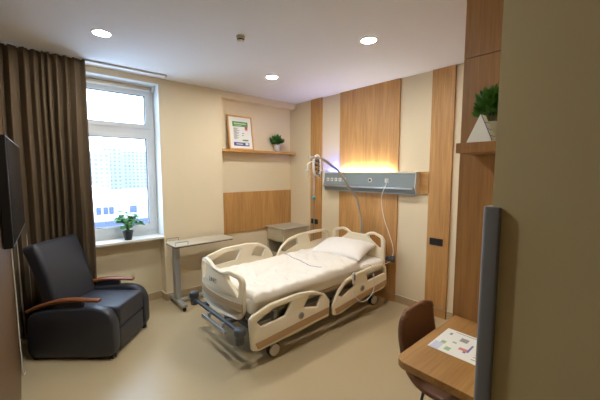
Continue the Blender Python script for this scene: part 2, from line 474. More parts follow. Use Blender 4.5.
for q in ((.02, .055, .235, .243), (.02, .045, .205, .213), (.02, .115, .130, .148)): obj('green_text', fb(*q, -.004, -.001), M['pgreen'], fr)
obj('footer_band', fb(-.125, .125, .055, .105, -.004, -.001), M['pblue'], fr)
obj('footer_text', fbs([(-.09, .02, .075, .085, -.006, -.003), (.06, .11, .068, .1, -.006, -.003)]), M['paper'], fr)

def leaf_ball(cx, cy, cz, rx, rz, n, ls, seed, up=.3, xm=9, ym=9):
    rg = random.Random(seed); bm = bmesh.new()
    for k in range(n):
        th = rg.uniform(0, 2*PI); ph = math.acos(rg.uniform(-.35, 1)); rr = rg.uniform(.35, 1)
        d = Vector((math.sin(ph)*math.cos(th), math.sin(ph)*math.sin(th), math.cos(ph)))
        p = Vector((cx+d.x*rx*rr, cy+d.y*rx*rr, cz+d.z*rz*rr))
        a = (d+Vector((rg.uniform(-.5, .5), rg.uniform(-.5, .5), up+rg.uniform(-.3, .5)))).normalized()
        s = a.cross(Vector((rg.uniform(-1, 1), rg.uniform(-1, 1), rg.uniform(-1, 1)))).normalized()
        L = ls*rg.uniform(.7, 1.3); w = L*.28; nn = a.cross(s)
        v = [bm.verts.new(q) for q in (p, p+a*L*.5+s*w+nn*L*.08, p+a*L, p+a*L*.5-s*w+nn*L*.08)]
        for q in v: q.co.y = min(q.co.y, ym); q.co.x = min(q.co.x, xm)
        bm.faces.new(v)
    return bm
sp = thing('potted_plant', 'small bushy green plant in a white pot on the niche shelf', 'plant', (-.36, -.085, 1.912))
b = bmesh.new(); lathe(b, [(.034, 0), (.045, .085), (.048, .09), (.048, .1), (.041, .1), (.038, .085), (.001, .085)], -.335, -.085, 1.912); obj('pot', b, M['white'], sp)
obj('foliage', leaf_ball(-.335, -.085, 2.05, .062, .05, 260, .078, 3, up=.7, ym=-.006), M['green2'], sp)
b = bmesh.new()
for k in range(7):
    a = k*.9; tube(b, [(-.335, -.085, 1.99), (-.335+.05*math.cos(a), -.085+.05*math.sin(a), 2.06)], .0015, 5)
obj('stem', b, M['stem'], sp)

# sill plant: round lobed leaves on stalks, black pot
gp = thing('potted_plant', 'leafy green geranium in a small black pot on the window sill', 'plant', (-2.47, -.02, .82))
gx, gy = -2.505, -.10
b = bmesh.new(); lathe(b, [(.036, 0), (.052, .09), (.056, .092), (.056, .105), (.049, .105), (.046, .09), (.001, .09)], gx, gy, .82); obj('pot', b, M['rubber'], gp)
rg = random.Random(5); lf = bmesh.new(); st = bmesh.new()
for k in range(58):
    th = rg.uniform(0, 2*PI); e = rg.uniform(.0, 1); R_ = .03+.135*e
    h = .225*(1-.55*e*e)*rg.uniform(.5, 1.1)
    c = Vector((gx+R_*math.cos(th), gy+R_*.55*math.sin(th), .92+h))
    nrm = Vector((math.cos(th)*.7*e+rg.uniform(-.3, .3), math.sin(th)*.7*e-.25+rg.uniform(-.3, .3), 1)).normalized()
    a = nrm.orthogonal().normalized(); q = nrm.cross(a); r0 = rg.uniform(.024, .042); n = 14
    cv = lf.verts.new(c-nrm*.006)
    ring = [lf.verts.new(c+(a*math.cos(2*PI*i/n)+q*math.sin(2*PI*i/n))*r0*(1+.12*math.cos(5*2*PI*i/n))*(.35 if i == 0 else 1)+nrm*.003*math.sin(i*2.3)) for i in range(n)]
    for i in range(n):
        f = lf.faces.new((cv, ring[i], ring[(i+1) % n])); f.smooth = True
    tube(st, smooth_pts([(gx, gy, .915), (gx+.3*R_*math.cos(th), gy+.3*R_*math.sin(th), .93+h*.6), tuple(c-nrm*.006)], 3), .0018, 5)
obj('foliage', lf, M['green'], gp); obj('stem', st, M['stem'], gp)
b = bmesh.new(); lathe(b, [(.046, .088), (.046, .094)], gx, gy, .82); obj('soil', b, M['soil'], gp)

# ------------------------------------------------------------------ bed head unit
un = thing('bed_head_unit', 'grey wall mounted service unit with lights above the bed head', 'medical unit', (-.05, -1.6, 1.34))
uy0, uy1, uz0, uz1 = -2.315, -.885, 1.345, 1.60
prof = [(-.022, uz0), (-.075, uz0), (-.092, uz0+.055), (-.112, uz0+.075), (-.095, uz1-.025), (-.085, uz1-.012), (-.07, uz1-.02), (-.022, uz1-.02)]
b = bmesh.new()
A = [b.verts.new((x, uy0+.012, z)) for x, z in prof]; B = [b.verts.new((x, uy1-.012, z)) for x, z in prof]
for i in range(len(prof)): b.faces.new((A[i], A[(i+1) % len(prof)], B[(i+1) % len(prof)], B[i]))
b.faces.new(A[::-1]); b.faces.new(B); bmesh.ops.recalc_face_normals(b, faces=b.faces[:])
obj('housing', b, M['unit'], un)
def sheet_prof(b, pr, y0, y1, t):
    # pr list (x,z); extruded strip with thickness
    plate(b, [(p[0], p[1]) for p in pr], [], y1-y0, 'XZ', (y0+y1)/2, bev=.001, r=0)
for y0, y1, nm in ((uy0, uy0+.012, 'end_cap'), (uy1-.012, uy1, 'end_cap')):
    b = bmesh.new(); sheet_prof(b, [(-.018, uz0-.004), (-.08, uz0-.004), (-.116, uz0+.073), (-.10, uz1-.01), (-.085, uz1+.002), (-.018, uz1+.002)], y0, y1, 0)
    obj(nm, b, M['unitw'], un)
b = bmesh.new(); bx(b, -.104, -.078, uy0+.012, uy1-.012, uz1-.02, uz1-.002, bev=.003); obj('top_lip', b, M['unitw'], un)
obj('tray_rail', box(-.128, -.10, uy0+.03, uy1-.012, uz0+.050, uz0+.070, bev=.003), M['alu'], un)
obj('lower_channel', box(-.082, -.03, uy0+.02, uy1-.03, uz0-.010, uz0+.004, bev=.002), M['silver'], un)
b = bmesh.new(); cyl(b, (-.066, -1.98, uz1-.013), (-.066, -1.16, uz1-.013), .008, n=12); obj('uplight_tube', b, M['upl'], un)
obj('night_light', box(-.072, -.058, -1.10, -.97, uz1-.017, uz1-.010), M['led'], un)
xf = -.104
for k in range(5):
    y = -.975-k*.075; xx = -.105
    s = obj('socket', box(xx-.004, xx+.006, y-.024, y+.024, 1.468, 1.516, bev=.003), M['unitw'], un)
    b = bmesh.new(); cyl(b, (xx-.0055, y, 1.492), (xx-.003, y, 1.492), .010, n=16); obj('socket_hole', b, M['unit'] if k < 2 else M['silver'], s)
b = bmesh.new(); cyl(b, (-.112, -1.70, 1.495), (-.10, -1.70, 1.495), .028, n=24); s = obj('gas_outlet', b, M['unitw'], un)
b = bmesh.new(); cyl(b, (-.118, -1.70, 1.495), (-.111, -1.70, 1.495), .016, n=20); obj('outlet_core', b, M['black'], s)
s = obj('call_socket', box(-.112, -.10, -1.965, -1.915, 1.468, 1.52, bev=.003), M['unitw'], un)
obj('plug', box(-.128, -.112, -1.952, -1.930, 1.482, 1.506, bev=.003), M['white'], s)

# cable from the unit to the bed
b = bmesh.new()
tube(b, smooth_pts([(-.12, -1.941, 1.485), (-.125, -1.945, 1.45), (-.13, -1.895, 1.33), (-.125, -1.89, 1.20), (-.12, -1.93, 1.02), (-.10, -1.99, .85), (-.085, -2.035, .70), (-.09, -2.04, .60), (-.13, -2.03, .53), (-.20, -1.995, .50)], 8), .0038, 8)
tag(obj('call_cable', b, M['white']), 'white cable hanging from the head unit to the bed', 'cable')

# wall sockets
def wsock(y, lab):
    t = thing('wall_socket', lab, 'socket', (-.03, y, .835), group='black wall sockets')
    for s_ in (-1, 1):
        p = obj('faceplate', box(-.034, -.022, y+s_*.037-.035, y+s_*.037+.035, .797, .875, bev=.003), M['black'], t)
        b = bmesh.new(); cyl(b, (-.0355, y+s_*.037, .836), (-.033, y+s_*.037, .836), .021, n=20); obj('socket_hole', b, M['tvb'], p)
wsock(-.622, 'double black socket on the narrow oak strip behind the nightstand')
wsock(-2.53, 'double black socket on the oak strip right of the bed')

# ------------------------------------------------------------------ nightstand
ns = thing('nightstand', 'grey beige hospital nightstand with one drawer in the corner', 'nightstand', (-.27, -.24, 0))
obj('top', box(-.53, -.005, -.475, -.02, .728, .75, bev=.004), M['greytop'], ns)
b = bmesh.new()
bx(b, -.505, -.02, -.455, -.437, .10, .728); bx(b, -.505, -.02, -.058, -.04, .10, .728); bx(b, -.035, -.02, -.437, -.058, .10, .728)
bx(b, -.505, -.035, -.437, -.058, .10, .118); bx(b, -.505, -.035, -.437, -.058, .535, .55)
obj('body', b, M['ns'], ns)
obj('inner_back', box(-.04, -.036, -.436, -.059, .12, .534), M['nsin'], ns)
dr = obj('drawer', box(-.515, -.495, -.434, -.061, .558, .722, bev=.003), M['ns'], ns)
b = bmesh.new(); tube(b, smooth_pts([(-.515, -.32, .655), (-.535, -.31, .655), (-.535, -.19, .655), (-.515, -.18, .655)], 4), .005, 8); obj('drawer_handle', b, M['silver'], dr)
obj('door', box(-.513, -.497, -.434, -.061, .122, .36, bev=.003), M['ns'], ns)
for x in (-.47, -.06):
    for y in (-.42, -.08):
        b = bmesh.new(); cyl(b, (x, y-.012, .035), (x, y+.012, .035), .035, n=16); bx(b, x-.012, x+.012, y-.018, y+.018, .05, .10); obj('castor', b, M['dgrey'], ns)

# ------------------------------------------------------------------ overbed table
ot = thing('overbed_table', 'grey height adjustable overbed table by the window wall', 'table', (-2.02, -.3, 0))
b = bmesh.new(); plate(b, [(-2.15, -.25), (-1.405, -.25), (-1.405, -.575), (-2.15, -.575)], [], .014, 'XY', .757, bev=.002, r=.04); obj('tabletop', b, M['greytop'], ot)
b = bmesh.new(); plate(b, [(-2.148, -.252), (-1.407, -.252), (-1.407, -.573), (-2.148, -.573)], [], .010, 'XY', .746, bev=.001, r=.04); obj('edge', b, M['dark'], ot)
b = bmesh.new(); bx(b, -2.09, -2.03, -.40, -.31, .05, .74, bev=.006); obj('column', b, M['silver'], ot)
b = bmesh.new(); bx(b, -2.10, -1.80, -.38, -.33, .722, .741, bev=.003); obj('support_arm', b, M['dgrey'], ot)
b = bmesh.new(); bx(b, -2.10, -2.04, -.62, -.17, .05, .085, bev=.01); bx(b, -2.05, -1.45, -.40, -.355, .05, .08, bev=.008); obj('base', b, M['silver'], ot)
for x, y in ((-2.07, -.59), (-2.07, -.20), (-1.47, -.38)):
    b = bmesh.new(); cyl(b, (x-.012, y, .026), (x+.012, y, .026), .026, n=16); cyl(b, (x, y, .03), (x, y, .055), .008); obj('castor', b, M['rubber'], ot)
for y0, y1, in ((-.262, -.262), (-.55, -.55)):
    b = bmesh.new(); tube(b, [(-2.135, y0, .764), (-2.135, y0, .80), (-1.99, y0, .80), (-1.99, y0, .764)], .004, 8); obj('rail', b, M['mgrey'], ot)

# ------------------------------------------------------------------ hospital bed
bed = thing('hospital_bed', 'electric hospital bed with cream side rails in the middle', 'bed', (-1.12, -1.57, 0))
YN, YF = -2.03, -1.10
# foot board
FB = [(-1.165, .42), (-1.16, .715), (-1.215, .772), (-1.33, .797), (-1.43, .785), (-1.50, .752), (-1.665, .742), (-1.755, .778), (-1.885, .760), (-1.93, .715), (-1.93, .45), (-1.88, .372), (-1.54, .345), (-1.22, .362)]
hR = [(-1.735, .735), (-1.855, .722), (-1.882, .698), (-1.870, .565), (-1.835, .603), (-1.735, .687)]
hL = [(-1.205, .712), (-1.24, .738), (-1.345, .748), (-1.35, .69), (-1.285, .61), (-1.21, .570)]
cy0 = -1.54
def bend_f(p): return Vector((p.x+.06*((p.y-cy0)/.42)**2, p.y, p.z))
def bend_h(p): return Vector((p.x-.03*((p.y-cy0)/.43)**2+.01, p.y, p.z))
XB = -2.135
b = bmesh.new(); plate(b, FB, [hR, hL], .036, 'YZ', XB, bev=.011, r=.035, hr=.02, bend=bend_f)
fb_ = obj('footboard', b, M['bed'], bed); shade(fb_, 50)
def strip(y0, y1, zlo, zhi, x, bend, n=16):
    b = bmesh.new(); vs = []
    for i in range(n+1):
        y = y0+(y1-y0)*i/n; lo, hi = zlo(i/n), zhi(i/n)
        vs.append([b.verts.new(bend(Vector((xx, y, z)))) for xx, z in ((x, lo), (x, hi), (x+.006, hi), (x+.006, lo))])
    for i in range(n):
        for k in range(4):
            b.faces.new((vs[i][k], vs[i][(k+1) % 4], vs[i+1][(k+1) % 4], vs[i+1][k]))
    b.faces.new(vs[0]); b.faces.new(vs[-1][::-1]); bmesh.ops.recalc_face_normals(b, faces=b.faces[:]); return b
obj('insert_band', strip(-1.17, -1.925, lambda t: .455+.0*(2*t-1)**2, lambda t: .522, XB-.0215, bend_f), M['band'], fb_)
b = bmesh.new()
Tt = Matrix.Translation((XB-.020, -1.51, .632)) @ Matrix(((0, 0, -1, 0), (-1, 0, 0, 0), (0, 1, 0, 0), (0, 0, 0, 1)))
text(b, 'LINET', .056, Tt); obj('maker_sign', b, M['pblue'] if False else plain('navy_print', (40, 46, 66), .5), fb_)
# head board
HBo = [(-1.14, .40), (-1.13, .78), (-1.17, .83), (-1.30, .86), (-1.37, .845), (-1.43, .805), (-1.66, .805), (-1.72, .845), (-1.80, .86), (-1.93, .83), (-1.98, .78), (-1.975, .40)]
hh = [(-1.72, .80), (-1.81, .825), (-1.92, .795), (-1.925, .67), (-1.86, .69), (-1.74, .77)]
hh2 = [(-3.11-a, z) for a, z in hh][::-1]
b = bmesh.new(); plate(b, HBo, [hh, hh2], .036, 'YZ', -.145, bev=.011, r=.03, hr=.02, bend=bend_h)
hb_ = obj('headboard', b, M['bed'], bed); shade(hb_, 50)
obj('insert_band', strip(-1.18, -1.92, lambda t: .55, lambda t: .61, -.174, lambda p: p), M['band'], hb_)

# side rails
NF = [(-2.115, .43), (-2.08, .462), (-1.905, .51), (-1.60, .52), (-1.42, .50), (-1.26, .43), (-1.195, .345), (-1.205, .19), (-1.34, .185), (-1.60, .165), (-2.04, .15), (-2.095, .175)]
NFh = [[(-2.045, .40), (-2.0, .345), (-1.745, .360), (-1.675, .470), (-1.88, .462)], [(-1.47, .468), (-1.30, .425), (-1.37, .330), (-1.54, .375)]]
NH = [(-1.15, .187), (-1.15, .27), (-1.07, .40), (-.95, .49), (-.776, .525), (-.50, .545), (-.30, .535), (-.225, .49), (-.21, .27), (-.285, .235), (-.70, .22), (-1.03, .16), (-1.12, .165)]
NHh = [[(-1.07, .362), (-.96, .450), (-.82, .483), (-.80, .395), (-1.0, .325)], [(-.62, .500), (-.316, .505), (-.265, .47), (-.26, .415), (-.58, .395)]]
def rail(nm, O, Hs, y, dz, band, btn, side, lab):
    up = lambda L: [(a, z+dz) for a, z in L]
    b = bmesh.new(); plate(b, up(O), [up(h) for h in Hs], .032, 'XZ', y, bev=.008, r=.02, hr=.01)
    o = obj(nm, b, M['bed'], bed); shade(o, 50); o['label'] = lab
    yy = y+side*.0175
    b = bmesh.new(); plate(b, up(band), [], .004, 'XZ', yy, bev=.001, r=.006); obj('insert_strip', b, M['band2'], o)
    b = bmesh.new(); cyl(b, (btn[0], yy-side*.002, btn[1]+dz), (btn[0], yy+side*.005, btn[1]+dz), .032, n=24); q = obj('release_button', b, M['silver'], o)
    b = bmesh.new(); cyl(b, (btn[0], yy+side*.004, btn[1]+dz), (btn[0], yy+side*.008, btn[1]+dz), .020, n=20); obj('button_centre', b, M['mgrey'], q)
    # slots along the lower edge
    return o
bandF = [(-2.065, .228), (-2.04, .170), (-1.215, .222), (-1.205, .285)]
bandH = [(-1.12, .235), (-1.10, .178), (-.23, .270), (-.225, .335)]
rail('side_rail', NF, NFh, YN, 0, bandF, (-1.572, .309), -1, 'lowered near side rail at the foot')
rail('side_rail', NH, NHh, YN, 0, bandH, (-.685, .343), -1, 'lowered near side rail at the head')
SH = lambda L: [(max(a+.07, -2.05) if a < -1.8 else a+.07*(-1.1-a)/.7 if a < -1.3 else a, z) for a, z in L]
rail('side_rail', SH(NF), [SH(h) for h in NFh], YF, .285, SH(bandF), (-1.572, .309), 1, 'raised far side rail at the foot')
rail('side_rail', NH, NHh, YF, .285, bandH, (-.685, .343), 1, 'raised far side rail at the head')
for x, y, dz in ((-1.72, YN+.03, 0), (-.55, YN+.03, 0), (-1.72, YF-.04, .03), (-.55, YF-.04, .03)):
    for k in (-.12, .12):
        b = bmesh.new(); bx(b, x+k-.02, x+k+.02, y-.018, y+.018, .30, .42+dz, bev=.004); obj('rail_bracket', b, M['mgrey'], bed)
# mattress
def soft_box(x0, x1, y0, y1, z0, z1, r, wr=.0, seed=0, nx=60, ny=30, nz=8):
    b = bmesh.new()
    bmesh.ops.create_cube(b, size=2)
    bmesh.ops.subdivide_edges(b, edges=b.edges[:], cuts=20, use_grid_fill=True)
    hx, hy, hz = (x1-x0)/2, (y1-y0)/2, (z1-z0)/2
    for v in b.verts:
        p = Vector((v.co.x*hx, v.co.y*hy, v.co.z*hz))
        q = Vector((max(-(hx-r), min(hx-r, p.x)), max(-(hy-r), min(hy-r, p.y)), max(-(hz-r), min(hz-r, p.z))))
        d = p-q
        if d.length > 1e-6: p = q+d.normalized()*r
        p += Vector(((x0+x1)/2, (y0+y1)/2, (z0+z1)/2))
        n_ = noise.noise((p.x*5+seed, p.y*9, p.z*14))*wr
        p += (p-Vector(((x0+x1)/2, (y0+y1)/2, (z0+z1)/2))).normalized()*n_
        v.co = p
    for f in b.faces: f.smooth = True
    return b
b = soft_box(-2.055, -.18, -1.985, -1.13, .425, .565, .04, .010, 3)
mt = obj('mattress', b, M['sheet'], bed)
# sheet folds hanging on the near side of the mattress
b = bmesh.new()
pts = []
# duvet (rests on the bed)
def duvet():
    b = bmesh.new(); NU, NV = 150, 90; gt, gb = [], []
    for i in range(NU+1):
        u = i/NU; ct, cb = [], []
        for j in range(NV+1):
            v = j/NV
            xh = -.66+.24*v       # head-side edge, slanting
            x = -2.045+(xh+2.045)*u
            y = -2.005+(.885)*v
            y += .008*noise.noise((u*6, 3, 1))*(1-v)
            eu = min(u, 1-u)*(xh+2.045); ev = min(v, 1-v)*.885
            e = min(1, eu/.05); f = min(1, ev/.06)
            ed = math.sqrt(max(0, 1-(1-e)**2))*math.sqrt(max(0, 1-(1-f)**2))
            puff = .018*noise.noise((x*4, y*4, 1.7))+.010*noise.noise((x*11, y*9, 5))+.008*abs(noise.noise((x*16, y*8, 9)))+.004*math.cos(2*PI*x/.13)*math.cos(2*PI*y/.15)+.005*noise.noise((x*28, y*24, 3))
            base = .562-.02*max(0, 1-ev/.03)*(1 if v < .5 else .3)
            crown = .012*math.sin(PI*v)
            step = .016/(1+math.exp(-((x-(-1.15+.10*v+.012*math.sin(v*9)))*90)))   # turned-down layer near the head
            ct.append(b.verts.new((x, y-.012*ed*(1-v)*(1 if v < .1 else 0), base+.006+(.032+puff+crown+step)*ed)))
            cb.append(b.verts.new((x, y, base)))
        gt.append(ct); gb.append(cb)
    for i in range(NU):
        for j in range(NV):
            b.faces.new((gt[i][j], gt[i+1][j], gt[i+1][j+1], gt[i][j+1])).smooth = True
            b.faces.new((gb[i][j], gb[i][j+1], gb[i+1][j+1], gb[i+1][j])).smooth = True
    for i in range(NU):
        b.faces.new((gt[i][0], gb[i][0], gb[i+1][0], gt[i+1][0])); b.faces.new((gt[i][NV], gt[i+1][NV], gb[i+1][NV], gb[i][NV]))
    for j in range(NV):
        b.faces.new((gt[0][j], gt[0][j+1], gb[0][j+1], gb[0][j])); b.faces.new((gt[NU][j], gb[NU][j], gb[NU][j+1], gt[NU][j+1]))
    bmesh.ops.recalc_face_normals(b, faces=b.faces[:]); return b
db = duvet()
from mathutils.bvhtree import BVHTree
db.verts.ensure_lookup_table(); tree = BVHTree.FromBMesh(db)
line = smooth_pts([(x, y, 0) for x, y in ((-1.05, -1.16), (-1.073, -1.25), (-1.10, -1.38), (-1.115, -1.50), (-1.165, -1.66), (-1.16, -1.76), (-1.13, -1.87))], 5)
lp = []
for p in line:
    h = tree.ray_cast(Vector((p.x, p.y, 1)), Vector((0, 0, -1)))[0]
    if h: lp.append(h+Vector((0, 0, .001)))
dv = tag(obj('duvet', db, M['duvet']), 'white quilted duvet spread over the hospital bed', 'duvet')
b = bmesh.new(); tube(b, lp, .0028, 6); obj('piping', b, M['seam'], dv)
# pillow
b = bmesh.new(); N = 30; T = Matrix.Translation((-.45, -1.565, .658)) @ Matrix.Rotation(math.radians(10), 4, 'Z') @ Matrix.Rotation(math.radians(-13), 4, 'Y')
top, bot = [], []
for i in range(N+1):
    a, c = [], []
    for j in range(N+1):
        u, v = 2*i/N-1, 2*j/N-1
        h = (1-abs(u)**2.6)**.55*(1-abs(v)**3)**.55 if abs(u) < 1 and abs(v) < 1 else 0
        pin = 1+.05*(u*u*v*v)-.045*(1-u*u)*abs(v)**3-.0*(1-v*v)
        x = .225*u*(1-.05*(1-v*v)*abs(u)**4); y = .345*v*(1-.035*(1-u*u)*abs(v)**4)
        w = .010*noise.noise((x*9, y*7, 2))
        a.append(b.verts.new(T @ Vector((x, y, (.088+w)*h)))); c.append(b.verts.new(T @ Vector((x, y, -.055*h))) if 0 < i < N and 0 < j < N else a[-1])
    top.append(a); bot.append(c)
for i in range(N):
    for j in range(N):
        b.faces.new((top[i][j], top[i+1][j], top[i+1][j+1], top[i][j+1])).smooth = True
        vs = (bot[i][j], bot[i][j+1], bot[i+1][j+1], bot[i+1][j])
        try: b.faces.new(vs).smooth = True
        except ValueError: pass
bmesh.ops.recalc_face_normals(b, faces=b.faces[:])
tag(obj('pillow', b, M['sheet']), 'white pillow leaning on the bed headboard', 'pillow')
# under-frame
b = bmesh.new(); bx(b, -2.03, -.19, -1.96, -1.15, .385, .425, bev=.01); obj('mattress_platform', b, M['band'], bed)
b = bmesh.new()
for y in (-1.90, -1.24): bx(b, -2.02, -.18, y-.025, y+.025, .32, .385, bev=.006)
for x in (-1.98, -1.3, -.8, -.25): bx(b, x-.025, x+.025, -1.90, -1.24, .325, .38, bev=.004)
obj('upper_frame', b, M['mgrey'], bed)
b = bmesh.new()
for y in (-1.84, -1.30): bx(b, -1.92, -.26, y-.025, y+.025, .13, .18, bev=.006)
for x in (-1.85, -.32): bx(b, x-.03, x+.03, -1.88, -1.26, .13, .18, bev=.006)
obj('chassis', b, M['dgrey'], bed)
for x0, x1 in ((-1.65, -1.35), (-.85, -.55)):
    for y in (-1.75, -1.40):
        b = bmesh.new(); cyl(b, (x0, y, .16), (x1, y, .35), .022, n=12); obj('lift_arm', b, M['mgrey'], bed)
obj('motor_box', box(-1.25, -.95, -1.68, -1.46, .20, .32, bev=.015), M['dgrey'], bed)
for x, y in ((-1.845, -1.965), (-.30, -1.90), (-1.85, -1.21), (-.30, -1.21)):
    cs = bmesh.new(); bx(cs, x-.02, x+.02, y-.028, y+.028, .10, .15, bev=.005); bx(cs, x-.03, x+.03, y-.030, y-.024, .05, .13, bev=.002); bx(cs, x-.03, x+.03, y+.024, y+.030, .05, .13, bev=.002)
    c_ = obj('castor', cs, M['mgrey'], bed)
    b = bmesh.new(); 
    cyl(b, (x+.015, y-.018, .062), (x+.015, y+.018, .062), .062, n=28); obj('tyre', b, M['rubber'], c_)
    b = bmesh.new(); cyl(b, (x+.015, y-.032, .062), (x+.015, y+.032, .062), .050, n=28); obj('wheel_cover', b, plain('pale_wheel', (214, 208, 196), .5), c_)
# foot end bumper bar and tray
b = bmesh.new(); bx(b, -2.195, -2.16, -1.98, -1.16, .335, .365, bev=.01)
bx(b, -2.17, -2.0, -1.80, -1.75, .33, .36); bx(b, -2.17, -2.0, -1.35, -1.30, .33, .36)
obj('bumper_bar', b, M['dgrey'], bed)
for y, zz in ((-1.135, .365), (-2.00, .32)):
    b = bmesh.new(); lathe(b, [(.001, -.075), (.034, -.07), (.038, -.03), (.036, -.005), (.042, 0), (.046, .01), (.046, .04), (.040, .055), (.001, .06)], -2.175, y, zz, n=24); obj('bumper_roller', b, M['dgrey'], bed)
b = bmesh.new(); cyl(b, (-.10, -2.045, .52), (-.10, -2.045, .59), .028, n=20); bx(b, -.14, -.08, -2.04, -1.9, .53, .57); obj('bumper_roller', b, M['dgrey'], bed)
b = bmesh.new(); bx(b, -2.235, -2.205, -1.86, -1.44, .300, .312, bev=.004); bx(b, -2.24, -2.232, -1.86, -1.44, .288, .325, bev=.002)
for y in (-1.52, -1.78): bx(b, -2.215, -2.195, y-.01, y+.01, .305, .35)
obj('accessory_rail', b, M['alu'], bed)
# lifting pole with grab handle
b = bmesh.new(); lpp = smooth_pts([(-.095, -1.57, .45), (-.10, -1.57, .86), (-.108, -1.57, 1.02), (-.16, -1.57, 1.155), (-.227, -1.57, 1.287), (-.335, -1.57, 1.375), (-.458, -1.57, 1.514), (-.56, -1.57, 1.610), (-.67, -1.57, 1.668), (-.79, -1.57, 1.725), (-.90, -1.57, 1.752), (-1.04, -1.57, 1.755)], 5)
tube(b, lpp, .0145, 12); lpo = obj('lifting_pole', b, plain('warm_grey_steel', (176, 170, 158), .35, metal=.3), bed)
b = bmesh.new(); cx = -.915
tube(b, smooth_pts([(cx-.02, -1.572, 1.775), (cx-.055, -1.572, 1.72), (cx-.045, -1.572, 1.60), (cx, -1.572, 1.555), (cx+.045, -1.572, 1.60), (cx+.045, -1.572, 1.72), (cx+.02, -1.572, 1.775)], 5, closed=True), .012, 8); obj('grab_handle', b, M['white'], lpo)
b = bmesh.new(); 
for k in range(4): tube(b, [(cx+.03*math.cos(t*.7), -1.572+.02*math.sin(t*.7), 1.735-k*.045-t*.004) for t in range(10)], .006, 6, closed=True)
obj('coiled_strap', b, M['black'], lpo)
# infusion pole at the far head corner of the bed
ix, iy = -.47, -1.005
b = bmesh.new(); cyl(b, (ix, -1.065, .40), (ix, -1.065, 1.74), .008, n=10); ip = obj('infusion_pole', b, M['mgrey'], bed)
iy = -1.065
b = bmesh.new()
Rv = Vector((.749, -.662, 0))
for s_ in (-1, 1):
    p = Vector((ix, iy, 1.735))
    q = [p, p+Rv*s_*.045+Vector((0, 0, -.005)), p+Rv*s_*.085+Vector((0, 0, -.03)), p+Rv*s_*.085+Vector((0, 0, -.20)), p+Rv*s_*.055+Vector((0, 0, -.215)), p+Rv*s_*.05+Vector((0, 0, -.19))]
    tube(b, q, .0048, 6); tube(b, [p+Rv*s_*.05+Vector((0, 0, -.115)), p+Rv*s_*.12+Vector((0, 0, -.115))], .0042, 6)
obj('bag_hooks', b, M['white'], ip)
b = bmesh.new(); cyl(b, (ix, iy, 1.235), (ix, iy, 1.275), .017, n=14); bx(b, ix-.04, ix, iy-.01, iy+.01, 1.245, 1.265, bev=.003); obj('clamp', b, M['teal'], ip)
# handset
hs = thing('bed_handset', 'small grey handset with looping white cord on the near rail', 'remote control', (-.8, -2.06, .3))
b = bmesh.new(); bx(b, -.865, -.825, -2.066, -2.048, .43, .55, bev=.006); obj('handset', b, M['unitw'], hs)
obj('keypad', box(-.858, -.832, -2.069, -2.065, .47, .53), M['mgrey'], hs)
b = bmesh.new(); tube(b, smooth_pts([(-.845, -2.06, .43), (-.835, -2.062, .34), (-.79, -2.066, .25), (-.68, -2.068, .20), (-.55, -2.068, .235), (-.49, -2.066, .33), (-.50, -2.062, .44), (-.53, -2.055, .55), (-.56, -2.03, .575), (-.60, -1.99, .56)], 6), .004, 8); obj('cord', b, M['white'], hs)

# ------------------------------------------------------------------ recliner armchair (local: x forward, y towards window)
ang = math.atan2(-.6624, .749)
# centre of the near side bottom edge -> chair centre
wid = .64
Rr = Vector((.749, -.6624, 0)); Fr = Vector((.6624, .749, 0))
near_back = Vector((-3.436, -.600, 0))-Vector((.6624, .749, 0))*.045
cen = near_back+Rr*.405+Fr*(wid/2)
ac = thing('recliner_armchair', 'charcoal leatherette armchair with wooden armrests by the curtain', 'armchair', tuple(cen), ang)
def side(y0, y1, nm):
    b = bmesh.new()
    O = [(-.370, .018), (-.360, .405), (-.16, .445), (.20, .462), (.315, .43), (.372, .33), (.372, .025)]
    plate(b, O, [], abs(y1-y0), 'XZ', (y0+y1)/2, bev=.018, r=.09)
    return shade(obj(nm, b, M['chair'], ac, local=True), 50)
yN, yF = -wid/2, wid/2
side(yN, yN+.10, 'arm_panel'); side(yF-.10, yF, 'arm_panel')
def sb(*a, **k): return soft_box(*a, **k)
s_ = obj('seat', sb(-.25, .362, yN+.105, yF-.105, .24, .425, .022), M['chair'], ac, local=True)
obj('footrest', sb(.10, .358, yN+.107, yF-.107, .035, .232, .02), M['chair'], ac, local=True)
# backrest, leaning
b = soft_box(-.065, .065, yN+.055, yF-.065, 0, .685, .035)
for v in b.verts:
    t = v.co.z/.70
    v.co.x += .03*math.sin(PI*t)
Tb = Matrix.Translation((-.18, 0, .315)) @ Matrix.Rotation(math.radians(-15.5), 4, 'Y')
bmesh.ops.transform(b, matrix=Tb, verts=b.verts[:])
obj('backrest', b, M['chair'], ac, local=True)
for y in (yN+.045, yF-.05):
    path = smooth_pts([(-.375, y, .415), (-.28, y, .458), (-.14, y, .500), (0, y, .518), (.12, y, .516), (.24, y, .512)], 5)
    b = bmesh.new(); rings = []
    for i, p in enumerate(path):
        t = i/(len(path)-1); w = .024+.012*math.sin(PI*min(1, t*1.1)); h = .013
        tn = (path[min(i+1, len(path)-1)]-path[max(i-1, 0)]).normalized(); up = Vector((-tn.z, 0, tn.x))
        rings.append([b.verts.new(p+Vector((0, dy*w, 0))+up*dz*h) for dy, dz in ((-1, -.6), (-1, .5), (-.7, 1), (.7, 1), (1, .5), (1, -.6), (.7, -1), (-.7, -1))])
    for i in range(len(rings)-1):
        for k in range(8): b.faces.new((rings[i][k], rings[i][(k+1) % 8], rings[i+1][(k+1) % 8], rings[i+1][k])).smooth = True
    b.faces.new(rings[0][::-1]); b.faces.new(rings[-1]); bmesh.ops.recalc_face_normals(b, faces=b.faces[:])
    shade(obj('armrest', b, M['cherry'], ac, local=True), 45)
    obj('armrest_post', box(-.12, .10, y-.016, y+.016, .43, .506, bev=.004), M['chair'], ac, local=True)
